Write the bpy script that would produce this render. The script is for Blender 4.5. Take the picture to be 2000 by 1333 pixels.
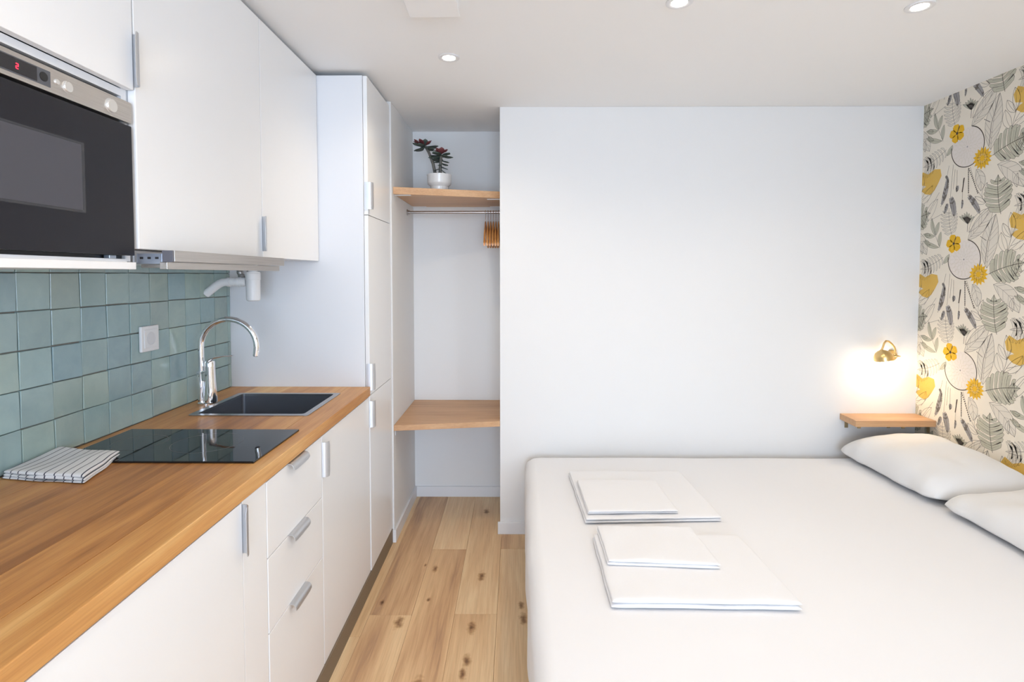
import bpy, bmesh, math, random
from mathutils import Vector, Matrix, noise

for o in list(bpy.data.objects): bpy.data.objects.remove(o)
scene = bpy.context.scene
COL = scene.collection
PI = math.pi
random.seed(7)

# ------------------------------------------------------------------ camera
EYE = 1.404; FPX = 1065.07; CY = 578.3; PITCH = 0.0389; YAW = 0.0084
cam_d = bpy.data.cameras.new('camera'); cam = bpy.data.objects.new('camera', cam_d); COL.objects.link(cam)
cam.location = (0, 0, EYE)
cam.rotation_euler = (PI/2 - PITCH, 0, YAW)
cam_d.sensor_width = 36.0; cam_d.lens = FPX*36/2000
cam_d.shift_y = -(666.5 - CY)/2000
cam_d.clip_start = 0.02
scene.camera = cam

# ------------------------------------------------------------------ world, exposure
w = bpy.data.worlds.new('overcast_sky'); scene.world = w; w.use_nodes = True
bg = w.node_tree.nodes['Background']; bg.inputs[0].default_value = (0.64, 0.79, 1.0, 1); bg.inputs[1].default_value = 13.0
vs = scene.view_settings
vs.view_transform = 'Standard'; vs.look = 'None'; vs.gamma = 1.0; vs.use_curve_mapping = False; vs.exposure = 0.08
DOWN_W = 17.0; DOWN_COL = (1.0, 0.83, 0.62)
SCONCE_W = 1.2

# key planes of the room (metres)
XW = -1.268; XTILE = -1.26; XR = 2.132; YB = 2.907; YA = 3.402; XA = -0.642; XB = -0.089
YE = 2.811; YF = -2.60; ZC = 2.287; ZT = 0.909; YP = 2.387

# ------------------------------------------------------------------ helpers
ORIGIN = {}
class MB:
    def __init__(s): s.v = []; s.f = []; s.uv = None; s.mi = []
    def add(s, vs_, fs_, mi=0):
        n = len(s.v); s.v += [tuple(p) for p in vs_]
        for f in fs_: s.f.append(tuple(i+n for i in f)); s.mi.append(mi)
        return s
    def box(s, x0, x1, y0, y1, z0, z1, mi=0):
        return s.add([(x0,y0,z0),(x1,y0,z0),(x1,y1,z0),(x0,y1,z0),(x0,y0,z1),(x1,y0,z1),(x1,y1,z1),(x0,y1,z1)],
              [(0,3,2,1),(4,5,6,7),(0,1,5,4),(1,2,6,5),(2,3,7,6),(3,0,4,7)], mi)
    def prism(s, poly, z0, z1, axis='z', mi=0):
        # poly in the plane across the axis; z0..z1 along it
        def P(a, b, c): return {'z': (a,b,c), 'y': (a,c,b), 'x': (c,a,b)}[axis]
        n = len(poly)
        V = [P(a,b,z0) for a,b in poly] + [P(a,b,z1) for a,b in poly]
        F = [tuple(range(n))[::-1], tuple(range(n, 2*n))] + [(i, (i+1) % n, n+(i+1) % n, n+i) for i in range(n)]
        return s.add(V, F, mi)
    def lathe(s, prof, c, axis=(0,0,1), seg=32, mi=0):
        ax = Vector(axis).normalized(); q = Vector((0,0,1)).rotation_difference(ax); c = Vector(c)
        V = []; F = []; m = len(prof)
        for k in range(seg):
            a = 2*PI*k/seg
            for r, h in prof: V.append(c + q @ Vector((r*math.cos(a), r*math.sin(a), h)))
        for k in range(seg):
            k2 = (k+1) % seg
            for i in range(m-1): F.append((k*m+i, k2*m+i, k2*m+i+1, k*m+i+1))
        if prof[0][0] > 1e-6: F.append(tuple(k*m for k in range(seg))[::-1])
        if prof[-1][0] > 1e-6: F.append(tuple(k*m+m-1 for k in range(seg)))
        return s.add(V, F, mi)
    def tube(s, pts, r, seg=12, mi=0, caps=True):
        pts = [Vector(p) for p in pts]; n = len(pts)
        rs = r if isinstance(r, (list, tuple)) else [r]*n
        V = []; F = []; up = None
        for i, p in enumerate(pts):
            t = (pts[min(i+1, n-1)] - pts[max(i-1, 0)]).normalized()
            if up is None:
                up = Vector((0,0,1)) if abs(t.z) < .9 else Vector((0,1,0))
            a = t.cross(up).normalized(); b = a.cross(t).normalized(); up = b
            for k in range(seg):
                th = 2*PI*k/seg
                V.append(p + a*rs[i]*math.cos(th) + b*rs[i]*math.sin(th))
        for i in range(n-1):
            for k in range(seg):
                k2 = (k+1) % seg
                F.append((i*seg+k, i*seg+k2, (i+1)*seg+k2, (i+1)*seg+k))
        if caps:
            F.append(tuple(range(seg))[::-1]); F.append(tuple((n-1)*seg+k for k in range(seg)))
        return s.add(V, F, mi)
    def soft(s, quad, z0, h, nx=24, ny=24, p=14, wob=0.0, seed=0, flat=False, zfun=None):
        # a cushion or folded cloth over the quad (corners: u0v0, u1v0, u1v1, u0v1)
        if s.uv is None: s.uv = []
        q = [Vector((a[0], a[1], 0)) for a in quad]
        def prm(i, n):
            return -math.cos(PI*i/n)
        V = []; idx = {}; base = len(s.v)
        for side in (1, -1):
            for i in range(nx+1):
                for j in range(ny+1):
                    a = prm(i, nx); b = prm(j, ny)
                    rim = i in (0, nx) or j in (0, ny)
                    if rim and side == -1: idx[(-1, i, j)] = idx[(1, i, j)]; continue
                    u = (a+1)/2; v = (b+1)/2
                    P = (q[0]*(1-u) + q[1]*u)*(1-v) + (q[3]*(1-u) + q[2]*u)*v
                    if flat:
                        cq = (q[0]+q[1]+q[2]+q[3])/4; P = cq + (P-cq)*(1-.045*(abs(a)*abs(b))**6)
                    e = max(0.0, (1-abs(a)**p)*(1-abs(b)**p))**0.5
                    wv = wob*noise.noise(Vector((P.x*9+seed*7.1, P.y*9, seed*3.3)))
                    mid = z0 + h*(0.25 if flat else 0.5)
                    z = mid + (h*(0.75 if flat else .5)*e if side == 1 else -h*(0.25 if flat else .5)*e)
                    if side == 1: z += wv*e
                    elif not flat: z += 0
                    if zfun: z += zfun(P.x, P.y, u, v)
                    jx = wob*0.8*noise.noise(Vector((P.x*14, P.y*14, seed+5.5)))
                    idx[(side, i, j)] = base + len(V); V.append((P.x+jx, P.y+jx*.7, z)); s.uv.append((u, v))
        F = []
        for i in range(nx):
            for j in range(ny):
                F.append(tuple(idx[(1, a, b)] for a, b in ((i,j),(i+1,j),(i+1,j+1),(i,j+1))))
                F.append(tuple(idx[(-1, a, b)] for a, b in ((i,j+1),(i+1,j+1),(i+1,j),(i,j))))
        s.v += V
        for f in F: s.f.append(f); s.mi.append(0)
        return s

def mesh_of(name, mb, mats, off, bevel=0, seg=2, smooth=None, angle=40):
    if smooth is None: smooth = bevel == 0      # bevelled boards keep flat faces
    me = bpy.data.meshes.new(name)
    o3 = Vector(off)
    me.from_pydata([tuple(Vector(p)-o3) for p in mb.v], [], mb.f)
    for p, mi in zip(me.polygons, mb.mi): p.material_index = mi
    if mb.uv and len(mb.uv) == len(mb.v):
        ul = me.uv_layers.new(name='cloth')
        for l in me.loops: ul.data[l.index].uv = mb.uv[l.vertex_index]
    bm = bmesh.new(); bm.from_mesh(me)
    bmesh.ops.recalc_face_normals(bm, faces=bm.faces)
    if bevel > 0:
        ed = [e for e in bm.edges if len(e.link_faces) == 2 and e.calc_face_angle(0) > math.radians(30)]
        bmesh.ops.bevel(bm, geom=ed, offset=bevel, segments=seg, affect='EDGES', profile=.5, clamp_overlap=True)
    bm.to_mesh(me); bm.free()
    if smooth:
        me.shade_smooth(); me.set_sharp_from_angle(angle=math.radians(angle))
    for m in (mats if isinstance(mats, (list, tuple)) else [mats]): me.materials.append(m)
    return me

def obj(name, mb, mats, parent=None, off=None, **k):
    if parent is not None: off = ORIGIN[parent.name]
    elif off is None:
        xs = [p[0] for p in mb.v]; ys = [p[1] for p in mb.v]; zs = [p[2] for p in mb.v]
        off = ((min(xs)+max(xs))/2, (min(ys)+max(ys))/2, min(zs))
    o = bpy.data.objects.new(name, mesh_of(name, mb, mats, off, **k)); COL.objects.link(o)
    if parent is not None: o.parent = parent
    else: o.location = off
    ORIGIN[o.name] = tuple(off)
    return o
def thing(name, loc, label, cat, group=None):
    o = bpy.data.objects.new(name, None); COL.objects.link(o); o.location = loc
    o.empty_display_size = .05
    ORIGIN[o.name] = tuple(loc); tag(o, label, cat, group); return o
def tag(o, label, cat, group=None):
    o['label'] = label; o['category'] = cat
    if group: o['group'] = group
    return o
def struct(name, mb, mats, label=None, **k):
    o = obj(name, mb, mats, off=k.pop('off', (0,0,0)), **k); o['kind'] = 'structure'
    if label: o['label'] = label; o['category'] = name.split('_')[0]
    return o

# ------------------------------------------------------------------ materials
class NT:
    def __init__(s, name):
        s.m = bpy.data.materials.new(name); s.m.use_nodes = True; s.t = s.m.node_tree
        s.b = s.t.nodes['Principled BSDF']
    def n(s, typ, **k):
        nd = s.t.nodes.new(typ)
        for a, v in k.items():
            if a.startswith('i_'):
                key = a[2:]; key = int(key) if key.isdigit() else key
                s.set(nd.inputs[key], v)
            else: setattr(nd, a, v)
        return nd
    def set(s, inp, v):
        if isinstance(v, bpy.types.NodeSocket): s.t.links.new(v, inp)
        else: inp.default_value = v
    def math(s, op, a, b=0.0, c=None):
        nd = s.t.nodes.new('ShaderNodeMath'); nd.operation = op
        s.set(nd.inputs[0], a); s.set(nd.inputs[1], b)
        if c is not None: s.set(nd.inputs[2], c)
        return nd.outputs[0]
    def vmath(s, op, a, b):
        nd = s.t.nodes.new('ShaderNodeVectorMath'); nd.operation = op
        s.set(nd.inputs[0], a); s.set(nd.inputs[1], b)
        return nd.outputs[0]
    def noise(s, vec, scale, detail=4, rough=.5, dist=0.0):
        nd = s.n('ShaderNodeTexNoise'); s.set(nd.inputs['Vector'], vec); nd.inputs['Scale'].default_value = scale
        nd.inputs['Detail'].default_value = detail; nd.inputs['Roughness'].default_value = rough; nd.inputs['Distortion'].default_value = dist
        return nd.outputs[0]
    def ramp(s, fac, stops, interp='LINEAR'):
        nd = s.t.nodes.new('ShaderNodeValToRGB'); s.set(nd.inputs[0], fac); cr = nd.color_ramp; cr.interpolation = interp
        while len(cr.elements) > 1: cr.elements.remove(cr.elements[-1])
        cr.elements[0].position = stops[0][0]; cr.elements[0].color = (*stops[0][1], 1)
        for p, c in stops[1:]:
            e = cr.elements.new(p); e.color = (*c, 1)
        return nd.outputs[0]
    def mix(s, fac, a, b, typ='MIX'):
        nd = s.t.nodes.new('ShaderNodeMix'); nd.data_type = 'RGBA'; nd.blend_type = typ
        s.set(nd.inputs[0], fac)
        s.set(nd.inputs[6], a if isinstance(a, bpy.types.NodeSocket) else (*a, 1))
        s.set(nd.inputs[7], b if isinstance(b, bpy.types.NodeSocket) else (*b, 1))
        return nd.outputs[2]
    def bump(s, h, strength=.2, dist=.001):
        nd = s.n('ShaderNodeBump'); nd.inputs['Strength'].default_value = strength; nd.inputs['Distance'].default_value = dist
        s.set(nd.inputs['Height'], h); s.t.links.new(nd.outputs[0], s.b.inputs['Normal'])
    def out(s, color=None, rough=.5, metal=0.0, spec=None, coat=None):
        if color is not None: s.set(s.b.inputs['Base Color'], color if isinstance(color, bpy.types.NodeSocket) else (*color, 1))
        s.set(s.b.inputs['Roughness'], rough); s.b.inputs['Metallic'].default_value = metal
        if spec is not None: s.b.inputs['Specular IOR Level'].default_value = spec
        if coat is not None: s.b.inputs['Coat Weight'].default_value = coat
        return s.m
def srgb(r, g, b):
    f = lambda c: (c/255/12.92) if c/255 <= .04045 else ((c/255+.055)/1.055)**2.4
    return (f(r), f(g), f(b))
def plain(name, col, rough=.5, metal=0.0, spec=None, bump=0.0, bscale=300, coat=None):
    t = NT(name)
    if bump:
        tc = t.n('ShaderNodeTexCoord'); t.bump(t.noise(tc.outputs['Object'], bscale, 3), bump, .0006)
    return t.out(col, rough, metal, spec, coat)

M = {}
M['paint'] = plain('white_wall_paint', (.80,.795,.785), .75, bump=.25, bscale=160)
M['ceil'] = plain('white_ceiling_paint', (.90,.895,.885), .8, bump=.2, bscale=140)
M['trim'] = plain('white_skirting_lacquer', (.80,.80,.81), .4)
M['cab'] = plain('white_lacquer_front', (.87,.87,.87), .25)
M['carc'] = plain('white_melamine', (.79,.80,.825), .5)
M['plinth'] = plain('taupe_plinth', srgb(128,112,92), .55)
M['alu'] = plain('satin_aluminium', (.60,.61,.63), .38, .85)
M['steel'] = NT('brushed_steel')
_t = M['steel']; _tc = _t.n('ShaderNodeTexCoord'); _mp = _t.n('ShaderNodeMapping', i_Vector=_tc.outputs['Object']); _mp.inputs['Scale'].default_value = (40, 2, 400)
_n = _t.noise(_mp.outputs[0], 3, 3)
M['steel'] = _t.out(_t.ramp(_n, [(.3, (.50,.47,.44)), (.7, (.64,.61,.58))]), .34, 1.0)
M['sink'] = plain('gunmetal_sink_steel', (.27,.285,.32), .3, .9)
M['sinkrim'] = plain('sink_rim_steel', (.42,.43,.45), .28, 1.0)
M['chrome'] = plain('chrome', (.86,.86,.88), .06, 1.0)
M['glass_black'] = plain('black_hob_glass', (.006,.006,.008), .03, spec=.6)
M['oven_glass'] = plain('black_oven_glass', (.010,.0095,.014), .30, spec=.32)
M['oven_window'] = plain('oven_window_mesh', (.062,.062,.076), .4)
M['black'] = plain('black_plastic', (.012,.012,.013), .4)
M['disp'] = plain('display_panel', (.02,.019,.022), .15)
M['frame_grey'] = plain('display_frame_grey', (.09,.095,.11), .35)
M['knob'] = plain('satin_silver_knob', (.72,.70,.67), .35, .6)
M['zinc'] = plain('zinc_plated_rail', (.42,.47,.55), .35, .8)
M['darkcap'] = plain('dark_grey_end_cap', (.12,.12,.14), .5)
M['plastic'] = plain('white_plastic', (.80,.80,.80), .35)
M['duct'] = plain('aluminium_duct', (.45,.44,.43), .35, .9)
M['brass'] = plain('satin_brass', (.78,.56,.25), .28, 1.0)
M['bracket'] = plain('aged_brass_bracket', (.42,.33,.19), .45, .7)
M['pot'] = plain('white_glazed_ceramic', (.78,.78,.77), .2, coat=.3)
M['soil'] = plain('potting_soil', (.035,.025,.018), .95, bump=.8, bscale=200)
M['rod'] = plain('steel_rod', (.45,.43,.42), .3, 1.0)
M['grout'] = plain('grey_grout', srgb(142,134,126), .9, bump=.3, bscale=400)
M['zone'] = plain('hob_print_grey', (.10,.10,.11), .3)

def emit(name, col, st):
    t = NT(name); t.b.inputs['Base Color'].default_value = (*col, 1)
    t.b.inputs['Emission Color'].default_value = (*col, 1); t.b.inputs['Emission Strength'].default_value = st
    return t.m
M['lens'] = emit('downlight_lens', (1.0, .93, .82), 80.0)
M['bulb'] = emit('sconce_bulb_glow', (1.0, .87, .66), 25.0)
M['digit'] = emit('red_display_digit', (1.0, .02, .05), 3.0)

def wood(name, stops, axis='y', grain=1.0, rough=.45, rnd=.25, knots=None, fine=.5, warm=None):
    t = NT(name)
    tc = t.n('ShaderNodeTexCoord'); oi = t.n('ShaderNodeObjectInfo'); geo = t.n('ShaderNodeNewGeometry')
    off = t.n('ShaderNodeCombineXYZ'); t.set(off.inputs[0], t.math('MULTIPLY', oi.outputs['Random'], 37.0)); t.set(off.inputs[1], t.math('MULTIPLY', oi.outputs['Random'], 91.0)); t.set(off.inputs[2], t.math('MULTIPLY', oi.outputs['Random'], 13.0))
    vec = t.vmath('ADD', geo.outputs['Position'], off.outputs[0])
    def mp(sx, sl):
        m = t.n('ShaderNodeMapping', i_Vector=vec)
        m.inputs['Scale'].default_value = {'y': (sx, sl, sx), 'x': (sl, sx, sx)}[axis]; return m.outputs[0]
    big = t.noise(mp(9*grain, 1.1*grain), 1.0, 3, .55, .6)
    mid = t.noise(mp(45*grain, 2.6*grain), 1.0, 5, .6, .8)
    fin = t.noise(mp(260*grain, 6*grain), 1.0, 3, .6)
    f = t.math('ADD', t.math('MULTIPLY', big, .62), t.math('MULTIPLY', mid, .38))
    f = t.math('ADD', f, t.math('MULTIPLY', t.math('SUBTRACT', oi.outputs['Random'], .5), rnd))
    col = t.ramp(f, stops)
    streak = t.ramp(fin, [(.38, (.80,.76,.72)), (.55, (1,1,1))])
    col = t.mix(fine, col, streak, 'MULTIPLY')
    if knots:
        sep = t.n('ShaderNodeSeparateXYZ', i_0=geo.outputs['Position'])
        tot = None
        wob = t.math('MULTIPLY', t.math('SUBTRACT', t.noise(geo.outputs['Position'], 45, 3), .5), 1.3)
        for kx, ky, r in knots:
            dx = t.math('DIVIDE', t.math('SUBTRACT', sep.outputs[0], kx), r)
            dy = t.math('DIVIDE', t.math('SUBTRACT', sep.outputs[1], ky), r*2.2)
            d = t.math('ADD', t.math('SQRT', t.math('ADD', t.math('MULTIPLY', dx, dx), t.math('MULTIPLY', dy, dy))), wob)
            tot = d if tot is None else t.math('MINIMUM', tot, d)
        halo = t.ramp(tot, [(.0, (.22,.15,.11)), (.35, (.46,.36,.28)), (.7, (.82,.76,.70)), (1.0, (1,1,1))])
        col = t.mix(1.0, col, halo, 'MULTIPLY')
    t.bump(fin, .12, .0004)
    return t.out(col, rough)
OAKTOP = [(.28, srgb(152,100,52)), (.42, srgb(190,133,73)), (.55, srgb(208,154,90)), (.72, srgb(230,188,124))]
OAKSHELF = [(.28, srgb(178,132,92)), (.5, srgb(202,158,116)), (.72, srgb(216,177,136))]
OAKFLOOR = [(.26, srgb(158,124,96)), (.38, srgb(200,160,120)), (.52, srgb(222,186,142)), (.70, srgb(236,208,166))]
KNOTS = [(x_, y_, r_*1.35) for x_, y_, r_ in [(-.162,2.486,.016), (-.475,2.143,.017), (-.179,2.114,.016), (.028,2.171,.016), (.02,2.26,.012), (-.388,2.546,.012), (-.18,1.927,.015),
         (-.576,2.277,.009), (-.19,1.86,.012), (-.178,3.18,.016), (-.44,2.58,.006), (-.34,1.80,.02), (-.38,2.30,.007), (.6,.4,.015), (-.1,.5,.016), (-.45,.2,.014), (.9,.1,.016)]]
M['oaktop'] = wood('oiled_oak_worktop', OAKTOP, 'y', 1.0, .38, .32)
M['oakshelf'] = wood('oak_shelf_board', OAKSHELF, 'x', 1.0, .42, .12)
M['oakfloor'] = wood('knotty_oak_plank', OAKFLOOR, 'y', .8, .42, .24, KNOTS)
M['hangerwood'] = wood('lacquered_hanger_wood', [(.3, srgb(196,128,66)), (.7, srgb(228,170,104))], 'y', 2.0, .3, .2)

def tile_mat():
    t = NT('glazed_sage_tile')
    oi = t.n('ShaderNodeObjectInfo'); geo = t.n('ShaderNodeNewGeometry')
    base = t.ramp(oi.outputs['Random'], [(0, srgb(144,168,174)), (.2, srgb(160,182,176)), (.4, srgb(148,174,180)), (.6, srgb(168,188,180)), (.8, srgb(154,170,167)), (1, srgb(160,186,187))])
    cl = t.noise(t.vmath('ADD', geo.outputs['Position'], t.vmath('MULTIPLY', oi.outputs['Random'], (5,9,3))), 14, 4, .6, .5)
    v = t.ramp(cl, [(.3, (.90,.92,.93)), (.7, (1.07,1.06,1.03))])
    col = t.mix(1.0, base, v, 'MULTIPLY')
    t.bump(t.noise(geo.outputs['Position'], 22, 2), .25, .004)
    return t.out(col, .16, spec=.55)
M['tile'] = tile_mat()

def cloth_mat(name, col, stripes=False, bscale=900, bstr=.3, rough=.95):
    t = NT(name); tc = t.n('ShaderNodeTexCoord')
    c = col
    if stripes:
        sep = t.n('ShaderNodeSeparateXYZ', i_0=tc.outputs['UV'])
        fr = t.math('FRACT', t.math('MULTIPLY', sep.outputs[0], 9.3))
        c = t.mix(t.math('LESS_THAN', fr, .13), col, srgb(66,68,82))
    t.bump(t.noise(tc.outputs['Object'], bscale, 2), bstr, .0008)
    m = t.out(c, rough, spec=.15)
    t.b.inputs['Sheen Weight'].default_value = .15
    return m
M['sheet'] = cloth_mat('white_cotton_sheet', (.79,.79,.805), bscale=1500, bstr=.1)
M['pillow'] = cloth_mat('white_cotton_pillowcase', (.75,.745,.74), bscale=1500, bstr=.1)
M['terry'] = cloth_mat('white_terry_towel', (.80,.80,.815), bscale=600, bstr=.6)
M['dish'] = cloth_mat('striped_dish_towel', (.72,.72,.73), True, 900, .3)
M['mattress'] = plain('mattress_ticking', (.7,.7,.7), .9)
M['bedbase'] = plain('grey_bed_base', (.35,.34,.33), .9)

def leafmat(name, a, b):
    t = NT(name); tc = t.n('ShaderNodeTexCoord')
    n = t.noise(tc.outputs['Object'], 60, 3)
    return t.out(t.ramp(n, [(.3, a), (.7, b)]), .5)
M['leaf'] = leafmat('succulent_green', srgb(52,66,62), srgb(92,108,100))
M['leafred'] = leafmat('succulent_red', srgb(92,44,48), srgb(146,80,80))
M['stem'] = leafmat('succulent_stem', srgb(84,84,78), srgb(112,108,100))

# ------------------------------------------------------------------ room shell
# floor of real planks
fl = struct('floor', MB().box(XW, XR, YF, YA, -.06, -.014), M['grout'], 'knotty oak plank floor', smooth=False)
PWID = .1755; x_line = -.256
pm_cache = {}
def plank(x0, x1, y0, y1):
    key = (round(x1-x0, 3), round(y1-y0, 3))
    if key not in pm_cache:
        wx = (x1-x0)/2-.0004; wy = (y1-y0)/2-.0004
        pm_cache[key] = mesh_of('plank', MB().box(-wx, wx, -wy, wy, -.014, 0), M['oakfloor'], (0,0,0), bevel=.0006, seg=1, smooth=False)
    o = bpy.data.objects.new('plank', pm_cache[key]); COL.objects.link(o); o.parent = fl
    o.location = ((x0+x1)/2, (y0+y1)/2, 0)
joint = {-2: [2.192], -1: [2.735], 0: [2.202], 1: [2.739]}
for c in range(-6, 15):
    x0 = x_line + c*PWID; x1 = x0 + PWID
    x0 = max(x0, XW); x1 = min(x1, XR)
    if x1-x0 < .02: continue
    top = YB if x0 > XB - .01 else YA
    if x0 < XB - .01 < x1: top = YA
    if x1 < -.78: top = YE
    ys = [YF]; j0 = joint[c][0] if c in joint else 0.35 + (c*0.731) % 1.3
    k = j0
    while k > YF + .2: k -= 1.3
    k += 1.3
    cuts = []
    while k < top - .1: cuts.append(k); k += 1.3
    ys = [YF] + [q for q in cuts if q > YF+.15] + [top]
    for a, b in zip(ys[:-1], ys[1:]): plank(x0, x1, a, b)

struct('ceiling', MB().box(XW-.1, XR+.1, YF-.1, YA+.1, ZC, ZC+.1), M['ceil'], 'flat white ceiling', smooth=False)
wall_left = struct('wall_left', MB().box(XW-.1, XW, YF, YE, -.06, ZC), M['grout'], 'kitchen wall with sage green tiled backsplash', smooth=False)
struct('wall_alcove_left', MB().box(XW-.1, XA, YE, YA, 0, ZC), M['paint'], 'white side wall of the clothes alcove', bevel=.002)
struct('wall_alcove_back', MB().box(XW-.1, XB, YA, YA+.1, 0, ZC), M['paint'], 'white back wall of the clothes alcove', smooth=False)
struct('wall_back', MB().box(XB, XR+.1, YB, YA+.1, 0, ZC), M['paint'], 'plain white wall behind the bed side', bevel=.002)
VY0, VY1, VZ0, VZ1 = -1.40, -.50, .85, 2.15
wr = MB()
wr.box(XR, XR+.1, VY1, YB, 0, ZC); wr.box(XR, XR+.1, YF, VY0, 0, ZC); wr.box(XR, XR+.1, VY0, VY1, 0, VZ0); wr.box(XR, XR+.1, VY0, VY1, VZ1, ZC)
wall_right = struct('wall_right', wr, plain('wallpaper_ground', srgb(232,223,207), .8, bump=.2, bscale=500), 'bedhead wall papered with yellow flowers and leaves', smooth=False)
# wall behind the camera with the window that lets the daylight in
WX0, WX1, WZ0, WZ1 = -.7, 1.1, .10, 2.2
wf = MB()
wf.box(XW-.1, WX0, YF-.15, YF, 0, ZC); wf.box(WX1, XR+.1, YF-.15, YF, 0, ZC)
wf.box(WX0, WX1, YF-.15, YF, 0, WZ0); wf.box(WX0, WX1, YF-.15, YF, WZ1, ZC)
struct('wall_front', wf, M['paint'], 'white wall with the wide window', smooth=False)
tg = NT('window_glass'); tr = tg.n('ShaderNodeBsdfTransparent'); gl = tg.n('ShaderNodeBsdfGlossy'); gl.inputs['Roughness'].default_value = 0.0
mx = tg.n('ShaderNodeMixShader'); mx.inputs[0].default_value = .06
tg.t.links.new(tr.outputs[0], mx.inputs[1]); tg.t.links.new(gl.outputs[0], mx.inputs[2])
tg.t.links.new(mx.outputs[0], tg.t.nodes['Material Output'].inputs[0])
def window(name, a0, a1, z0, z1, P, plane, rot, label):
    # P(a, d, z) maps along-wall, depth into the wall and height to the room
    def B(m, a, b, d0, d1, c, d):
        p, q = P(a, d0, c), P(b, d1, d); return m.box(min(p[0],q[0]), max(p[0],q[0]), min(p[1],q[1]), max(p[1],q[1]), c, d)
    m = MB(); mid = (a0+a1)/2
    for a, b in ((a0, a0+.06), (mid-.04, mid+.04), (a1-.06, a1)): B(m, a, b, .03, .08, z0, z1)
    for c, d in ((z0, z0+.06), (z1-.06, z1)):
        B(m, a0+.06, mid-.04, .03, .08, c, d); B(m, mid+.04, a1-.06, .03, .08, c, d)
    wn = struct(name, m, M['trim'], label, smooth=False)
    for a, b in ((a0+.06, mid-.04), (mid+.04, a1-.06)):
        obj('pane', B(MB(), a, b, .052, .058, z0+.06, z1-.06), tg.m, wn, smooth=False)
    pl = bpy.data.lights.new('window_portal', 'AREA'); pl.shape = 'RECTANGLE'; pl.size = a1-a0; pl.size_y = z1-z0; pl.cycles.is_portal = True
    po = bpy.data.objects.new('window_portal', pl); COL.objects.link(po); po.location = P(mid, plane, (z0+z1)/2); po.rotation_euler = rot
window('window_1', WX0, WX1, WZ0, WZ1, lambda a, d, z: (a, YF-d, z), .16, (PI/2, 0, 0), 'tall white framed window behind the camera')
window('window_2', VY0, VY1, VZ0, VZ1, lambda a, d, z: (XR+d, a, z), .11, (PI/2, 0, PI/2), 'tall white framed window in the papered wall')

# skirting boards
BBH = .066; BBT = .012
struct('baseboard_back', MB().box(XB-BBT, XR, YB-BBT, YB, 0, BBH), M['trim'], 'white skirting along the white wall', bevel=.002, off=(0,0,0))
struct('baseboard_alcove_back', MB().box(XA+BBT, XB, YA-BBT, YA, 0, BBH), M['trim'], 'white skirting at the alcove back', bevel=.002)
struct('baseboard_alcove_left', MB().prism([(XA+BBT, YA), (XA+BBT, YE-BBT), (XA-.022, YE-BBT), (XA-.022, YE), (XA, YE), (XA, YA)], 0, BBH), M['trim'], 'white skirting along the alcove side wall', bevel=.0015)

# backsplash tiles, each its own piece of the kitchen wall
tvar = []
rt = random.Random(3)
for k in range(8):
    j = lambda: rt.uniform(-.0011, .0011)
    hw = .0489
    c = [(-hw+j(), -hw+j()), (hw+j(), -hw+j()), (hw+j(), hw+j()), (-hw+j(), hw+j())]
    d = [rt.uniform(-.0009, .0006) for _ in range(4)]
    V = [(-.009, a, b) for a, b in c] + [(d[q], a*.985, b*.985) for q, (a, b) in enumerate(c)]
    mb = MB().add(V, [(0,3,2,1), (4,5,6,7), (0,1,5,4), (1,2,6,5), (2,3,7,6), (3,0,4,7)])
    tvar.append(mesh_of('tile', mb, M['tile'], (0,0,0), bevel=.0012, seg=1, smooth=False))
TY0 = 1.3623; TZ0 = 1.4098
half = {}
for col in range(-9, 11):
    y0 = TY0 + .1*col; y1 = y0 + .1
    if y1 > YP: y1 = YP - .001
    for row in range(-1, 5):
        z1 = TZ0 - .1*row; z0 = z1 - .1
        if row == -1: z1 = 1.455
        if z0 < ZT: z0 = ZT + .0005
        me = rt.choice(tvar)
        o = bpy.data.objects.new('tile', me); COL.objects.link(o); o.parent = wall_left
        o.location = (XTILE, (y0+y1)/2, (z0+z1)/2)
        o.scale = (1, (y1-y0-.0010)/.0984, (z1-z0-.0010)/.0984)
        o.rotation_euler = (0, rt.uniform(-.006,.006), rt.uniform(-.008,.008))

# ------------------------------------------------------------------ handles
def edge_pull(parent, p, mode, ln=.118):
    # p: point at the door edge on its front face; mode 'h' on a top edge, 'v' on the near edge, 'w' on the far edge
    prof = [(-.014,.0006), (.006,.0006), (.0125,-.001), (.0175,-.006), (.0195,-.013), (.020,-.021),
            (.0182,-.021), (.0177,-.0135), (.016,-.0075), (.0115,-.0027), (.006,-.0012), (-.014,-.0012)]
    px, py, pz = p; n = len(prof); V = []; nl = 9
    for i in range(nl):
        tt = -1 + 2*i/(nl-1)
        # rounded lip corners
        for a, b in prof:
            edge = max(0, (abs(tt)*ln/2 - (ln/2-.010))/.010)
            k = 1 - .35*edge*edge
            bb = b if b > -.01 else -.01 + (b+.01)*k
            l = tt*ln/2
            b2 = bb + .0018
            if mode == 'h': V.append((px+a, py+l, pz+b2))
            elif mode == 'v': V.append((px+a, py-b2, pz+l))
            else: V.append((px+a, py+b2, pz+l))
    F = []
    for i in range(nl-1):
        for k in range(n): F.append((i*n+k, i*n+(k+1) % n, (i+1)*n+(k+1) % n, (i+1)*n+k))
    F.append(tuple(range(n))); F.append(tuple((nl-1)*n+k for k in range(n)))
    o = obj('handle', MB().add(V, F), M['alu'], parent, angle=50)
    o['label'] = 'satin aluminium edge pull handle'
    return o

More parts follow.
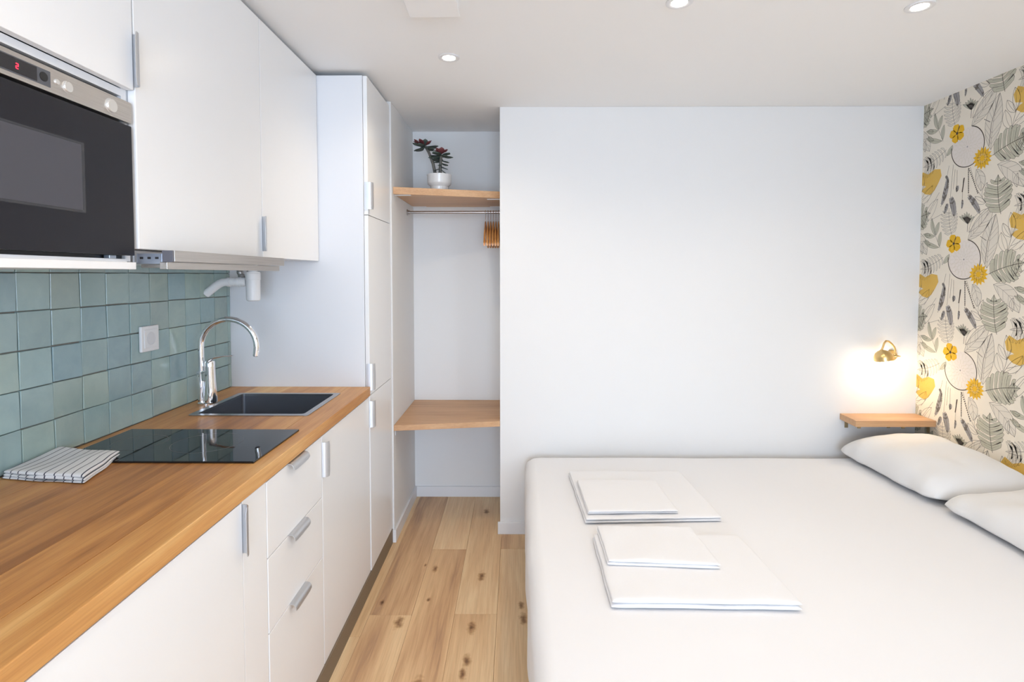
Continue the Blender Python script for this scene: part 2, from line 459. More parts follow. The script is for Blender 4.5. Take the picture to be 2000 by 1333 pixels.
# ------------------------------------------------------------------ base cabinets
XD = -.652           # front of the base doors
def carcass(t, y0, y1, z0=.08, z1=.868, x0=XW, x1=XD-.019):
    m = MB()
    m.box(x0, x1, y0+.001, y0+.017, z0, z1); m.box(x0, x1, y1-.017, y1-.001, z0, z1)
    m.box(x0, x1, y0+.017, y1-.017, z0, z0+.016); m.box(x0, x0+.012, y0+.017, y1-.017, z0+.016, z1)
    return obj('carcass', m, M['carc'], t, smooth=False)
def front(name, t, y0, y1, z0, z1, x1=XD, th=.018, g=.0013):
    return obj(name, MB().box(x1-th, x1, y0+g, y1-g, z0+g, z1-g), M['cab'], t, bevel=.0015)
GB = 'white base cabinets under the worktop'
t = thing('base_cabinet', (-.95, 2.09, .08), 'white base cabinet under the sink with one door and handle', 'cabinet', GB)
carcass(t, 1.80, YP-.002); d = front('door', t, 1.80, YP-.002, .076, .864)
edge_pull(d, (XD, 1.801, .783), 'v')
t = thing('drawer_cabinet', (-.95, 1.597, .08), 'white base cabinet with three drawers below the hob', 'cabinet', GB)
carcass(t, 1.396, 1.798)
for z0, z1 in ((.076,.455), (.455,.658), (.658,.864)):
    d = front('drawer', t, 1.396, 1.798, z0, z1); edge_pull(d, (XD, 1.585, z1-.001), 'h')
o = tag(obj('filler_panel', MB().box(XD-.12, XD-.001, 1.2725, 1.3945, .076, .864), M['cab'], bevel=.0015), 'narrow white filler panel left of the drawers', 'panel', GB)
t = thing('base_cabinet', (-.95, .97, .08), 'white base cabinet with one plain door nearest the camera', 'cabinet', GB)
carcass(t, .67, 1.270); d = front('door', t, .67, 1.270, .076, .864)
edge_pull(d, (XD, 1.269, .799), 'w')
t = thing('base_cabinet', (-.95, .36, .08), 'white base cabinet at the near end of the worktop', 'cabinet', GB)
carcass(t, .07, .668); front('door', t, .07, .668, .076, .864)
tag(obj('plinth', MB().box(XD-.010, XD+.005, .07, YE-.013, 0, .0755), M['plinth'], smooth=False), 'long taupe plinth board below the white base cabinets', 'plinth')

# worktop of glued oak staves, cut out for the sink
XCF = -.646; SX0, SX1, SY0, SY1 = -1.142, -.742, 1.894, 2.236
wt = thing('worktop', (-.95, 1.2, .869), 'oiled oak kitchen worktop with hob and sink', 'worktop')
WB = [XTILE+.0005, -1.142, -.99, -.85, -.742, XCF]
for i, (a, b) in enumerate(zip(WB[:-1], WB[1:])):
    if a >= SX0-1e-6 and b <= SX1+1e-6: runs = [(.06, SY0), (SY1, YP-.001)]
    else: runs = [(.06, YP-.001)]
    for y0, y1 in runs:
        obj('stave', MB().box(a+.00015, b-.00015, y0, y1, .869, ZT), M['oaktop'], wt, bevel=.0018 if i == 4 else .0005, seg=2, smooth=False)

# sink
t = thing('kitchen_sink', (-.94, 2.065, ZT), 'dark square steel sink set into the oak worktop', 'sink')
rim = MB(); RX0, RX1, RY0, RY1 = -1.154, -.730, 1.883, 2.246
BX0, BX1, BY0, BY1 = -1.132, -.752, 1.904, 2.226
def rrect(x0, x1, y0, y1, r, n=5):
    P = []
    for cx, cy, a0 in ((x1-r, y1-r, 0), (x0+r, y1-r, PI/2), (x0+r, y0+r, PI), (x1-r, y0+r, 1.5*PI)):
        for k in range(n+1): P.append((cx+r*math.cos(a0+PI/2*k/n), cy+r*math.sin(a0+PI/2*k/n)))
    return P
ro = rrect(RX0, RX1, RY0, RY1, .012); ri = rrect(BX0, BX1, BY0, BY1, .012); n = len(ro)
z1 = ZT + .003
V = [(a,b,ZT+.0003) for a,b in ro] + [(a,b,z1) for a,b in ro] + [(a,b,z1) for a,b in ri] + [(a,b,ZT-.006) for a,b in ri] + [(a,b,ZT-.006) for a,b in rrect(BX0-.006,BX1+.006,BY0-.006,BY1+.006,.012)] 
V += [(a,b,ZT+.0003) for a,b in rrect(BX0-.006,BX1+.006,BY0-.006,BY1+.006,.012)]
F = []
for L in range(6):
    for k in range(n):
        k2 = (k+1) % n; a = L*n; b = ((L+1) % 6)*n
        F.append((a+k, a+k2, b+k2, b+k))
obj('rim', rim.add(V, F), M['sinkrim'], t, angle=30)
bowl = MB(); rb = rrect(BX0, BX1, BY0, BY1, .012); V = []; F = []
rings = [(0, ZT-.006, 0), (0, ZT-.16, 0), (.004, ZT-.172, 0), (.014, ZT-.18, 0)]
for ins, z, _ in rings:
    V += [(a, b, z) for a, b in rrect(BX0+ins, BX1-ins, BY0+ins, BY1-ins, .012)]
for L in range(len(rings)-1):
    for k in range(n):
        k2 = (k+1) % n; F.append((L*n+k, L*n+k2, (L+1)*n+k2, (L+1)*n+k))
F.append(tuple((len(rings)-1)*n+k for k in range(n)))
# outer skin gives the bowl its thickness
V2 = [(a, b, ZT-.006) for a, b in rrect(BX0-.002, BX1+.002, BY0-.002, BY1+.002, .013)] + [(a, b, ZT-.182) for a, b in rrect(BX0-.002, BX1+.002, BY0-.002, BY1+.002, .013)]
nb = len(V); V += V2
for k in range(n):
    k2 = (k+1) % n; F.append((nb+k2, nb+k, nb+n+k, nb+n+k2)); F.append((k2, k, nb+k, nb+k2))
F.append(tuple(nb+n+k for k in range(n)))
obj('bowl', bowl.add(V, F), M['sink'], t, angle=35)
obj('overflow_slot', MB().box(BX0-.0005, BX0+.001, 1.945, 1.985, ZT-.045, ZT-.037), M['black'], t, smooth=False)
obj('drain', MB().lathe([(.0, .002), (.035, .002), (.042, .0035), (.045, .0005)], (-.94, 2.065, ZT-.18), seg=28), M['sinkrim'], t)

# hob
t = thing('induction_hob', (-.955, 1.555, ZT), 'black glass hob with two zones lying in the worktop', 'hob')
HX0, HX1, HY0, HY1 = -1.222, -.688, 1.405, 1.703
obj('glass', MB().box(HX0, HX1, HY0, HY1, ZT+.0003, ZT+.0055), M['glass_black'], t, bevel=.0012)
def zone(cx, cy, r):
    m = MB(); k = 64; wv = .0009; V = []
    for i in range(k):
        a = 2*PI*i/k
        V += [(cx+(r-wv)*math.cos(a), cy+(r-wv)*math.sin(a), ZT+.00562), (cx+(r+wv)*math.cos(a), cy+(r+wv)*math.sin(a), ZT+.00562)]
    m.add(V, [(2*i, 2*i+1, (2*i+3) % (2*k), (2*i+2) % (2*k)) for i in range(k)])
    obj('zone_ring', m, M['zone'], t, smooth=False)
zone(-.90, 1.565, .095); zone(-1.10, 1.565, .072)

# faucet
t = thing('mixer_tap', (-1.19, 2.073, ZT), 'chrome swan-neck mixer tap standing beside the sink', 'tap')
fx, fy = -1.187, 2.073
P = [(fx-.008+ .022*math.cos(a)+(-.009 if math.cos(a) < 0 else .009), fy+.022*math.sin(a)) for a in [2*PI*k/28 for k in range(28)]]
obj('base', MB().lathe([(.0,0),(.033,0),(.033,.004),(.030,.006),(.0,.006)], (fx-.004, fy, ZT+.0002), seg=32), M['chrome'], t)
obj('body', MB().lathe([(.024,.006),(.0225,.03),(.019,.09),(.0175,.14),(.0178,.158),(.015,.164),(0,.165)], (fx+.010, fy, ZT), seg=32), M['chrome'], t)
obj('swivel_block', MB().box(-1.226, -1.180, fy-.011, fy+.011, .995, 1.035), M['chrome'], t, bevel=.004, seg=3)
obj('lower_column', MB().lathe([(.0125,.006),(.0125,.10),(.0115,.125),(0,.126)], (-1.212, fy, ZT), seg=24), M['chrome'], t)
sp = [(-1.211, fy, 1.02), (-1.211, fy, 1.08), (-1.211, fy, 1.125)]
for k in range(1, 19):
    a = PI - (PI*1.07)*k/18
    sp.append((-1.1035+.1075*math.cos(a), fy, 1.128+.106*math.sin(a)))
e = Vector(sp[-1]); dirn = (e-Vector(sp[-2])).normalized(); sp.append(tuple(e+dirn*.012))
obj('spout', MB().tube(sp, .0108, 20), M['chrome'], t, angle=60)
obj('aerator', MB().tube([tuple(e+dirn*.0115), tuple(e+dirn*.0145)], .0085, 20), M['darkcap'], t)
lv = [(fx+.008, fy-.002, 1.076), (fx+.03, fy, 1.086), (fx+.06, fy+.002, 1.0915), (fx+.097, fy+.004, 1.0935)]
m = MB()
V = []; F = []
for i, p in enumerate(lv):
    hw = (.014,.0095,.008,.0075)[i]; hh = (.008,.0045,.003,.0022)[i]
    for k in range(10):
        a = 2*PI*k/10; V.append((p[0], p[1]+hw*math.cos(a), p[2]+hh*math.sin(a)))
for i in range(3):
    for k in range(10): F.append((i*10+k, i*10+(k+1) % 10, (i+1)*10+(k+1) % 10, (i+1)*10+k))
F.append(tuple(range(10))); F.append(tuple(30+k for k in range(10)))
obj('lever', m.add(V, F), M['chrome'], t, angle=60)

# wall socket
t = thing('wall_socket', (-1.255, 1.843, 1.143), 'white square wall socket on the sage green tiles', 'socket')
obj('plate', MB().box(-1.2590, -1.249, 1.799, 1.888, 1.143, 1.230), M['plastic'], t, bevel=.003, seg=3)
obj('insert', MB().box(-1.2495, -1.2465, 1.811, 1.876, 1.155, 1.218), M['plastic'], t, bevel=.001)
obj('round_recess', MB().lathe([(0,-.010),(.019,-.010),(.0195,.0006),(.021,.0012),(.022,.0003)], (-1.2462, 1.8435, 1.1865), (1,0,0), 32), plain('socket_white', (.70,.70,.71), .4), t)
for dz in (-.0095, .0095): obj('pin_hole', MB().lathe([(0,0),(.0028,0),(.0028,.0008),(0,.0008)], (-1.2562, 1.8435+dz, 1.1865), (1,0,0), 12), M['black'], t)

# ------------------------------------------------------------------ wall cabinets
XU = -.865
GW = 'white wall cabinets above the worktop'
def wallbox(t, y0, y1, z0, z1):
    m = MB(); x0 = XW; x1 = XU-.019
    m.box(x0, x1, y0+.0005, y0+.016, z0, z1); m.box(x0, x1, y1-.016, y1-.0005, z0, z1)
    m.box(x0, x1, y0+.016, y1-.016, z0, z0+.016); m.box(x0, x1, y0+.016, y1-.016, z1-.016, z1); m.box(x0, x0+.006, y0+.016, y1-.016, z0+.016, z1-.016)
    obj('carcass', m, M['carc'], t, smooth=False)
t = thing('wall_cabinet', (-1.07, 2.121, 1.463), 'white wall cabinet door beside the tall cabinet', 'cabinet', GW)
wallbox(t, 1.857, YP-.002, 1.463, 2.262); front('door', t, 1.857, YP-.004, 1.462, 2.266, XU)
t = thing('wall_cabinet', (-1.07, 1.55, 1.463), 'white wall cabinet with plain door above the extractor hood', 'cabinet', GW)
wallbox(t, 1.246, 1.855, 1.463, 2.262); d = front('door', t, 1.245, 1.856, 1.462, 2.266, XU)
edge_pull(d, (XU, 1.855, 1.543), 'w')
t = thing('wall_cabinet', (-1.07, .943, 1.416), 'white wall cabinet housing the built-in microwave', 'cabinet', GW)
m = MB(); x0 = XW; x1 = XU-.019; y0, y1 = .642, 1.243
m.box(x0, x1, y0, y0+.016, 1.434, 2.262); m.box(x0, x1, y1-.016, y1, 1.434, 2.262)
m.box(x0, x1, y0+.016, y1-.016, 2.246, 2.262); m.box(x0, x1, y0+.016, y1-.016, 1.803, 1.819)
obj('carcass', m, M['carc'], t, smooth=False)
obj('bottom_board', MB().box(XW, XU-.002, .642, 1.238, 1.416, 1.432), M['cab'], t, bevel=.001)
obj('inner_board', MB().box(XW, XU-.012, .66, 1.222, 1.4322, 1.439), M['carc'], t, smooth=False)
d = front('door', t, .642, 1.243, 1.819, 2.266, XU); edge_pull(d, (XU, 1.242, 1.886), 'w')
t2 = thing('wall_cabinet', (-1.07, .34, 1.463), 'white wall cabinet at the near end of the row', 'cabinet', GW)
wallbox(t2, .04, .640, 1.463, 2.262); front('door', t2, .04, .640, 1.462, 2.266, XU)

# microwave
XM = -.868
t = thing('microwave', (-1.05, .94, 1.4395), 'built-in black and steel microwave under the wall cabinet', 'microwave')
obj('body', MB().box(-1.24, XM-.022, .66, 1.224, 1.4400, 1.80), M['black'], t, smooth=False)
obj('door', MB().box(XM-.020, XM, .655, 1.2360, 1.4470, 1.7375), M['oven_glass'], t, bevel=.0015)
dw = MB().box(XM+.0001, XM+.0006, .74, 1.090, 1.533, 1.663); obj('window', dw, M['oven_window'], t, smooth=False)
obj('window_border', MB().box(XM+.00005, XM+.0003, .73, 1.098, 1.528, 1.668), plain('oven_window_border', (.035,.035,.04), .25), t, smooth=False)
pn = obj('control_panel', MB().box(XM-.020, XM+.001, .655, 1.2365, 1.7430, 1.7900), M['steel'], t, bevel=.002)
obj('display_frame', MB().box(XM+.001, XM+.0018, .845, 1.021, 1.7515, 1.7805), M['frame_grey'], pn, smooth=False)
obj('display', MB().box(XM+.0018, XM+.0022, .85, .992, 1.7535, 1.7785), M['disp'], pn, smooth=False)
# seven-segment 2
dg = MB(); xa, xb = XM+.0022, XM+.0026; yc, zc0, hw, hh, s_ = .9525, 1.7655, .0022, .0042, .0007
for a, b, c, d_ in ((-hw, hw, hh-s_, hh+s_), (-hw, hw, -s_, s_), (-hw, hw, -hh-s_, -hh+s_), (hw-s_, hw+s_, 0, hh), (-hw-s_, -hw+s_, -hh, 0)):
    dg.box(xa, xb, yc+a, yc+b, zc0+c, zc0+d_)
obj('display_digit', dg, M['digit'], pn, smooth=False)
obj('sensor_window', MB().lathe([(0,0),(.0085,0),(.0085,.001),(.0,.001)], (XM+.0018, 1.006, 1.7665), (1,0,0), 24), M['black'], pn)
def knob(y, z, r, h): 
    o = obj('knob', MB().lathe([(0,0),(r*1.08,0),(r*1.08,.001),(r,.0015),(r*.97,h-.001),(r*.9,h),(0,h)], (XM+.001, y, z), (1,0,0), 36), M['knob'], pn)
knob(1.035, 1.767, .0052, .003); knob(1.0585, 1.7655, .0105, .005); knob(1.1715, 1.7645, .0145, .006)
obj('support_bracket', MB().box(XM-.019, XM-.006, 1.166, 1.186, 1.4395, 1.4465), M['zinc'], t, bevel=.001)

# slide-out extractor hood
t = thing('extractor_hood', (-.98, 1.56, 1.416), 'slide-out steel extractor hood under the wall cabinet', 'hood')
obj('housing', MB().box(-1.20, -.89, 1.262, 1.852, 1.432, 1.4618), M['alu'], t, bevel=.002)
obj('filter_panel', MB().box(-.889, -.817, 1.285, 1.86, 1.4205, 1.4285), M['steel'], t, bevel=.001)
obj('fascia', MB().box(-.812, -.800, 1.272, 1.874, 1.4345, 1.4605), M['steel'], t, bevel=.001)
obj('lower_lip', MB().box(-.832, -.814, 1.266, 1.868, 1.4165, 1.4335), M['steel'], t, bevel=.001)
obj('end_cap', MB().box(-.826, -.8005, 1.2655, 1.2715, 1.4335, 1.4605), M['darkcap'], t, bevel=.0008)
rail = obj('slide_rail', MB().box(-.888, -.828, 1.2690, 1.2715, 1.4290, 1.4535), M['zinc'], t, bevel=.0006)
for xx in (-.876, -.858, -.84): obj('rail_slot', MB().box(xx-.004, xx+.004, 1.2685, 1.2691, 1.4405, 1.4455), M['black'], rail, smooth=False)

# drain trap below the wall cabinet
t = thing('drain_trap', (-1.067, 2.2, 1.298), 'white plastic drain trap hanging under the wall cabinet', 'pipe')
bt = MB().lathe([(0,0),(.020,0),(.0255,.004),(.027,.012),(.027,.086),(.0285,.087),(.0285,.112),(.0265,.114),(.0265,.118),(.017,.120),(.017,.165),(0,.165)], (-1.067, 2.2, 1.297), seg=32)
obj('bottle', bt, M['plastic'], t)
obj('pipe', MB().tube([(-1.094,2.2,1.374),(-1.172,2.2,1.374),(-1.190,2.2,1.3725),(-1.204,2.2,1.367),(-1.218,2.2,1.358),(-1.2595,2.2,1.326)], .0162, 18), M['plastic'], t, angle=60)
for x, r in ((-1.103,.0185), (-1.123,.0195), (-1.150,.0175), (-1.164,.0190)):
    obj('union_nut', MB().tube([(x-.006,2.2,1.374),(x+.006,2.2,1.374)], r, 18), M['plastic'], t)
m = MB(); prof = []
pts = []; rs = []
for k in range(25):
    a = PI*k/24; pts.append((-1.13+.026*math.cos(a), 2.262, 1.4615-.078*math.sin(a))); rs.append(.0135 if k % 2 else .0115)
tag(obj('flexible_duct', MB().tube(pts, rs, 14), M['duct'], angle=20), 'short ribbed metal hose loop behind the white drain trap', 'hose')

# tall cabinet
XT = -.649
t = thing('tall_cabinet', (-.95, 2.6, .078), 'tall white larder cabinet with three doors beside the alcove', 'cabinet')
m = MB(); x0 = XW; x1 = XT-.020
m.box(x0, x1, 2.790, 2.808, .08, 2.266); m.box(x0, x1, YP+.018, 2.790, .08, .096); m.box(x0, x1, YP+.018, 2.790, 2.250, 2.266); m.box(x0, x0+.01, YP+.018, 2.790, .096, 2.25)
obj('carcass', m, M['carc'], t, smooth=False)
obj('side_panel', MB().box(x0, XT-.0195, YP, YP+.0155, .078, 2.266), M['carc'], t, bevel=.0012)
for z0, z1, hz in ((.076,.869,.785), (.869,1.665,.951), (1.665,2.266,1.749)):
    d = front('door', t, YP+.001, 2.806, z0, z1, XT); edge_pull(d, (XT, YP+.003, hz), 'v')

# ------------------------------------------------------------------ alcove
t = thing('upper_shelf', (-.37, 3.2, 1.823), 'oak shelf high in the alcove with the potted plant on it', 'shelf')
obj('board', MB().prism([(XA+.0005, 2.842), (XB-.0005, 3.010), (XB-.0005, YA-.0005), (XA+.0005, YA-.0005)], 1.8235, 1.860), M['oakshelf'], t, bevel=.0015)
for x0, x1, y0 in ((XA+.001, XA+.085, 2.875), (XB-.075, XB-.001, 3.035), (XA+.001, XA+.085, 3.37), (XB-.075, XB-.001, 3.37)):
    obj('bracket', MB().box(x0, x1, y0, y0+.02, 1.8205, 1.8234), M['plastic'], t, bevel=.0005)
t = thing('alcove_desk', (-.37, 3.1, .585), 'wide oak desk shelf low in the alcove', 'shelf')
XAF = lambda x, a, b: a + (b-a)*(x-XA)/(XB-XA)
f0, f1 = 2.815, 2.902
obj('front_stave', MB().prism([(XA+.0005, f0), (XB-.0005, f1), (XB-.0005, f1+.085), (XA+.0005, f0+.115)], .587, .616), M['oakshelf'], t, bevel=.001)
obj('back_stave', MB().prism([(XA+.0005, f0+.1152), (XB-.0005, f1+.0852), (XB-.0005, YA-.0005), (XA+.0005, YA-.0005)], .587, .616), M['oakshelf'], t, bevel=.0006)
obj('bracket', MB().box(XA+.0005, XA+.0035, 2.845, 2.865, .555, .5868), M['plastic'], t, bevel=.0006)
t = thing('clothes_rail', (-.366, 3.207, 1.767), 'thin steel clothes rail under the oak shelf', 'rail')
obj('rod', MB().tube([(XA+.004, 3.207, 1.769), (XB-.004, 3.207, 1.769)], .0085, 16), M['rod'], t, angle=60)
for x, s in ((XA, 1), (XB, -1)):
    obj('flange', MB().lathe([(0,0),(.018,0),(.018,.004),(.011,.006),(.011,.016),(0,.016)], (x+s*.0003, 3.207, 1.769), (s,0,0), 20), M['rod'], t)

# hangers: one built, the rest copies
def hanger():
    h = thing('clothes_hanger', (0,0,0), 'wooden clothes hanger with metal hook on the alcove rail', 'hanger', 'wooden hangers on the rail')
    pts = []
    for k in range(15):
        a = math.radians(-60 + 235*k/14); pts.append((0, .0135*math.cos(a+.2)*1.0, -.0045+.0135*math.sin(a+.2)))
    hk = [(0, 0, -.075), (0, 0, -.045), (0, .006, -.03), (0, .013, -.018)]
    hk = [(0,0,-.075), (0,0,-.05), (0,.004,-.034), (0,.0115,-.018), (0,.0135,-.004), (0,.0105,.0055), (0,.003,.0103), (0,-.006,.0092), (0,-.012,.003), (0,-.0128,-.004)]
    obj('hook', MB().tube(hk, .0019, 8), M['chrome'], h, angle=60)
    V = []; F = []; K = 21
    for i in range(K):
        u = -1 + 2*i/(K-1); y = u*.205
        zc = -.078 - .120*abs(u)**1.25 + (.012*(1-(u/.18)**2) if abs(u) < .18 else 0)
        x = .005*(u*u)
        hh = .016*(1-.35*abs(u)); hw = .0048+.0016*abs(u)
        for k in range(8):
            a = 2*PI*k/8 + PI/8; V.append((x+hw*math.cos(a), y, zc+hh*math.sin(a)))
    for i in range(K-1):
        for k in range(8): F.append((i*8+k, i*8+(k+1) % 8, (i+1)*8+(k+1) % 8, (i+1)*8+k))
    F.append(tuple(range(8))); F.append(tuple((K-1)*8+k for k in range(8)))
    obj('shoulder_bar', MB().add(V, F), M['hangerwood'], h, angle=60)
    obj('trouser_bar', MB().tube([(0.004,-.155,-.172), (0.002,0,-.172), (0.004,.155,-.172)], .005, 8), M['hangerwood'], h, angle=60)
    return h
h0 = hanger()
hz = 1.769+.0085-.0085+.0004
spots = [(-.178+.0152*k, 0) for k in range(6)]
for i, (x, rz) in enumerate(spots):
    if i == 0: h = h0
    else:
        h = h0.copy(); COL.objects.link(h)
        for ch in h0.children:
            c = ch.copy(); COL.objects.link(c); c.parent = h
    h.location = (x-.004, 3.207, hz); h.rotation_euler = (0, 0, math.radians(rz))

# potted plant
PX, PY, PZ = -.431, 3.06, 1.8602
t = thing('potted_succulent', (PX, PY, PZ), 'red and green succulent in white pot on alcove shelf', 'plant')
pot = obj('pot', MB().lathe([(0,0),(.044,0),(.048,.004),(.049,.030),(.050,.034),(.064,.046),(.0665,.056),(.067,.092),(.069,.096),(.069,.099),(.065,.099),(.063,.09),(.062,.075),(0,.075)], (PX,PY,PZ), seg=40), M['pot'], t)
obj('soil', MB().lathe([(0,.086),(.061,.084),(.0605,.0755),(0,.0752)], (PX,PY,PZ), seg=24), M['soil'], t)
def rim_line(): pass
H1 = Vector((-.508, 3.05, 2.118)); H2 = Vector((-.418, 3.045, 2.070))
obj('stem', MB().tube([(PX-.017, PY, PZ+.08), (PX-.034, PY, 2.02), (-.486, 3.055, 2.08), tuple(H1)], [.0095,.0085,.0075,.007], 10), M['stem'], t, angle=60)
obj('stem', MB().tube([(PX+.004, PY-.005, PZ+.08), (PX+.007, PY-.008, 2.0), tuple(H2)], [.0095,.0085,.008], 10), M['stem'], t, angle=60)
def leaf_mesh(mat, name='leaf'):
    V = []; F = []; K = 6
    W = [.16,.34,.62,.95,.85,.2]
    for i in range(K):
        u = i/(K-1); z = .10*u*u
        for k in range(6):
            a = 2*PI*k/6; V.append((u, .36*W[i]*math.cos(a), z + .055*math.sin(a)*(1 if i not in (0,5) else .5)))
    for i in range(K-1):
        for k in range(6): F.append((i*6+k, i*6+(k+1) % 6, (i+1)*6+(k+1) % 6, (i+1)*6+k))
    F.append(tuple(range(6))); F.append(tuple((K-1)*6+k for k in range(6)))
    return mesh_of(name, MB().add(V, F), mat, (0,0,0), angle=80)
lg, lr = leaf_mesh(M['leaf']), leaf_mesh(M['leafred'])
def add_leaf(me, base, az, el, ln, lift=0):
    o = bpy.data.objects.new('leaf', me); COL.objects.link(o); o.parent = t
    o.location = Vector(base) - Vector((PX, PY, PZ)); o.rotation_euler = (0, -el, az); o.scale = (ln, ln, ln)
rl = random.Random(5)
for H in (H1, H2):
    for k in range(10): add_leaf(lg, H + Vector((0,0,-.006)), 2*PI*k/10 + rl.uniform(-.15,.15), rl.uniform(-.45,.12), rl.uniform(.062,.076))
    for k in range(7): add_leaf(lr if (H is H2 or k % 2 == 0) else lg, H + Vector((0,0,.002)), 2*PI*(k+.5)/7, rl.uniform(.35,.6), rl.uniform(.042,.050))
    for k in range(5): add_leaf(lr, H + Vector((0,0,.006)), 2*PI*k/5+.3, rl.uniform(.9,1.15), .024)
for k in range(3): add_leaf(lr, H1 + Vector((-.012,0,.0)), PI + (k-1)*.5, .25+.1*k, .058)
for az, el, ln, z in ((.2,-.35,.05,2.04), (-.5,-.5,.052,2.005), (.7,-.3,.05,2.025), (2.9,-.1,.046,2.03), (-.2,-.75,.046,1.99), (3.5,-.5,.04,1.995), (-1.6,-.4,.04,2.015), (2.3,.15,.046,2.045)):
    add_leaf(lg, (PX+.008, PY-.008, z), az, el, ln)

# ------------------------------------------------------------------ bed
BT = .45
t = thing('double_bed', (1.08, 1.9, 0), 'double bed made up with a smooth white sheet', 'bed')
obj('base', MB().box(.10, 2.10, 1.06, 2.80, .12, .22), M['bedbase'], t, bevel=.01)
for lx, ly in ((.2,1.16), (2.0,1.16), (.2,2.70), (2.0,2.70)): obj('leg', MB().lathe([(0,0),(.022,0),(.028,.12),(0,.12)], (lx,ly,0), seg=16), M['bedbase'], t)
obj('mattress', MB().box(.085, 2.11, 1.05, 2.815, .222, .425), M['mattress'], t, bevel=.03, seg=3)
def sheet():
    # draped cover: top with rounded shoulders falling down three sides
    x0, x1, y0, y1 = .040, 2.126, 1.02, 2.858
    R = .055; zb = .13
    prof = [(0, zb)]
    for z in (.18,.24,.30,.35): prof.append((0, z))
    for k in range(0, 9):
        a = PI/2*k/8; prof.append((R-R*math.cos(a), BT-R+R*math.sin(a)))
    nx, ny = 70, 64; V = []; F = []
    # rings around the perimeter, each ring a rounded rectangle inset by prof
    per = []
    def ring(ins, z):
        r = max(.004, .07-ins*.6); return [(a, b, z) for a, b in rrect(x0+ins, x1-ins*.25, y0+ins, y1-ins, r, 6)]
    def densify(P, n):
        out = []; L = [0]
        for i in range(len(P)):
            a = Vector(P[i]); b = Vector(P[(i+1) % len(P)]); L.append(L[-1]+(b-a).length)
        tot = L[-1]; i = 0
        for k in range(n):
            s = tot*k/n
            while L[i+1] < s: i += 1
            a = Vector(P[i]); b = Vector(P[(i+1) % len(P)]); f = (s-L[i])/max(1e-9, L[i+1]-L[i]); out.append(a+(b-a)*f)
        return out
    N = 220
    rings = [densify(ring(i, z), N) for i, z in prof]
    c0 = Vector(((x0+x1)/2, (y0+y1)/2, BT))
    for s in (.93,.82,.68,.5,.3,.12):
        rings.append([c0 + (p-c0)*s for p in rings[len(prof)-1]])
    for q, rg in enumerate(rings):
        for p in rg:
            p = p.copy()
            if q < len(prof):
                low = max(0, (.40-p.z)/.27)
                p.x += .006*noise.noise(Vector((p.x*4, p.y*5, p.z*2)))*(1 if q < 10 else .5) + (.003*low*math.sin(p.y*17+2*noise.noise(Vector((p.y*3,0,0)))) if p.x < .2 else 0)
                p.z += .003*noise.noise(Vector((p.x*3, p.y*3, 1)))
            else:
                p.z += .004*noise.noise(Vector((p.x*2.6, p.y*2.6, 4.0))) + .0015*noise.noise(Vector((p.x*9, p.y*5, 2.0)))
            V.append(tuple(p))
    for q in range(len(rings)-1):
        for k in range(N): F.append((q*N+k, q*N+(k+1) % N, (q+1)*N+(k+1) % N, (q+1)*N+k))
    V.append(tuple(c0)); c = len(V)-1; q = len(rings)-1
    for k in range(N): F.append((q*N+k, q*N+(k+1) % N, c))
    return MB().add(V, F)
obj('sheet', sheet(), M['sheet'], t, angle=75)

def pillow(quad, z0, h, seed, label):
    mb = MB().soft(quad, z0, h, 48, 48, 3.6, .016, seed, flat=True, zfun=lambda x, y, u, v: .035*max(0, u)**1.5)
    o = obj('pillow', mb, M['pillow'], angle=80); tag(o, label, 'pillow', 'pillows at the bedhead'); return o
pillow([(1.700,2.200), (2.120,2.165), (2.122,2.815), (1.685,2.845)], BT+.002, .15, 1, 'white pillow on the bed below the oak bedside shelf')
pillow([(1.690,1.47), (2.118,1.45), (2.118,2.150), (1.710,2.185)], BT+.002, .125, 4, 'white pillow cut off by the right edge of the photo')

def towel(quad, z0, layers, h, label, seed, mat='terry', name='towel', cat='towel', group='folded white towels on the bed', wob=.003):
    mb = MB(); rr = random.Random(seed); cx = sum(p[0] for p in quad)/4; cy = sum(p[1] for p in quad)/4
    for i in range(layers):
        dx, dy = rr.uniform(-.003,.003), rr.uniform(-.003,.003); s = 1 - .004*i
        q = [(cx+(a-cx)*s+dx, cy+(b-cy)*s+dy) for a, b in quad]
        mb.soft(q, z0 + i*h*.94, h, 44, 32, 26, wob, seed+i*0.13)
    o = obj(name, mb, M[mat], angle=75); return tag(o, label, cat, group)
zb = BT + .0035
towel([(.262,2.045), (.790,2.068), (.770,2.560), (.246,2.560)], zb, 2, .0115, 'large folded white towel on the bed nearer the wall', 11)
towel([(.275,2.072), (.625,2.082), (.615,2.400), (.268,2.400)], zb+.0245, 2, .008, 'small folded white towel on the bath towel nearer the wall', 12)
towel([(.271,1.514), (.808,1.507), (.790,1.915), (.274,1.920)], zb, 2, .014, 'large folded white towel on the bed nearer the camera', 13)
towel([(.292,1.695), (.637,1.672), (.625,1.930), (.290,1.935)], zb+.0285, 2, .010, 'small folded white towel on the bath towel nearer the camera', 14)
towel([(-1.243,1.287), (-1.020,1.257), (-1.066,1.446), (-1.254,1.470)], ZT+.0008, 3, .0072, 'white folded dish towel with dark stripes on the worktop', 21, 'dish', 'dish_towel', 'dish towel', None, .007)

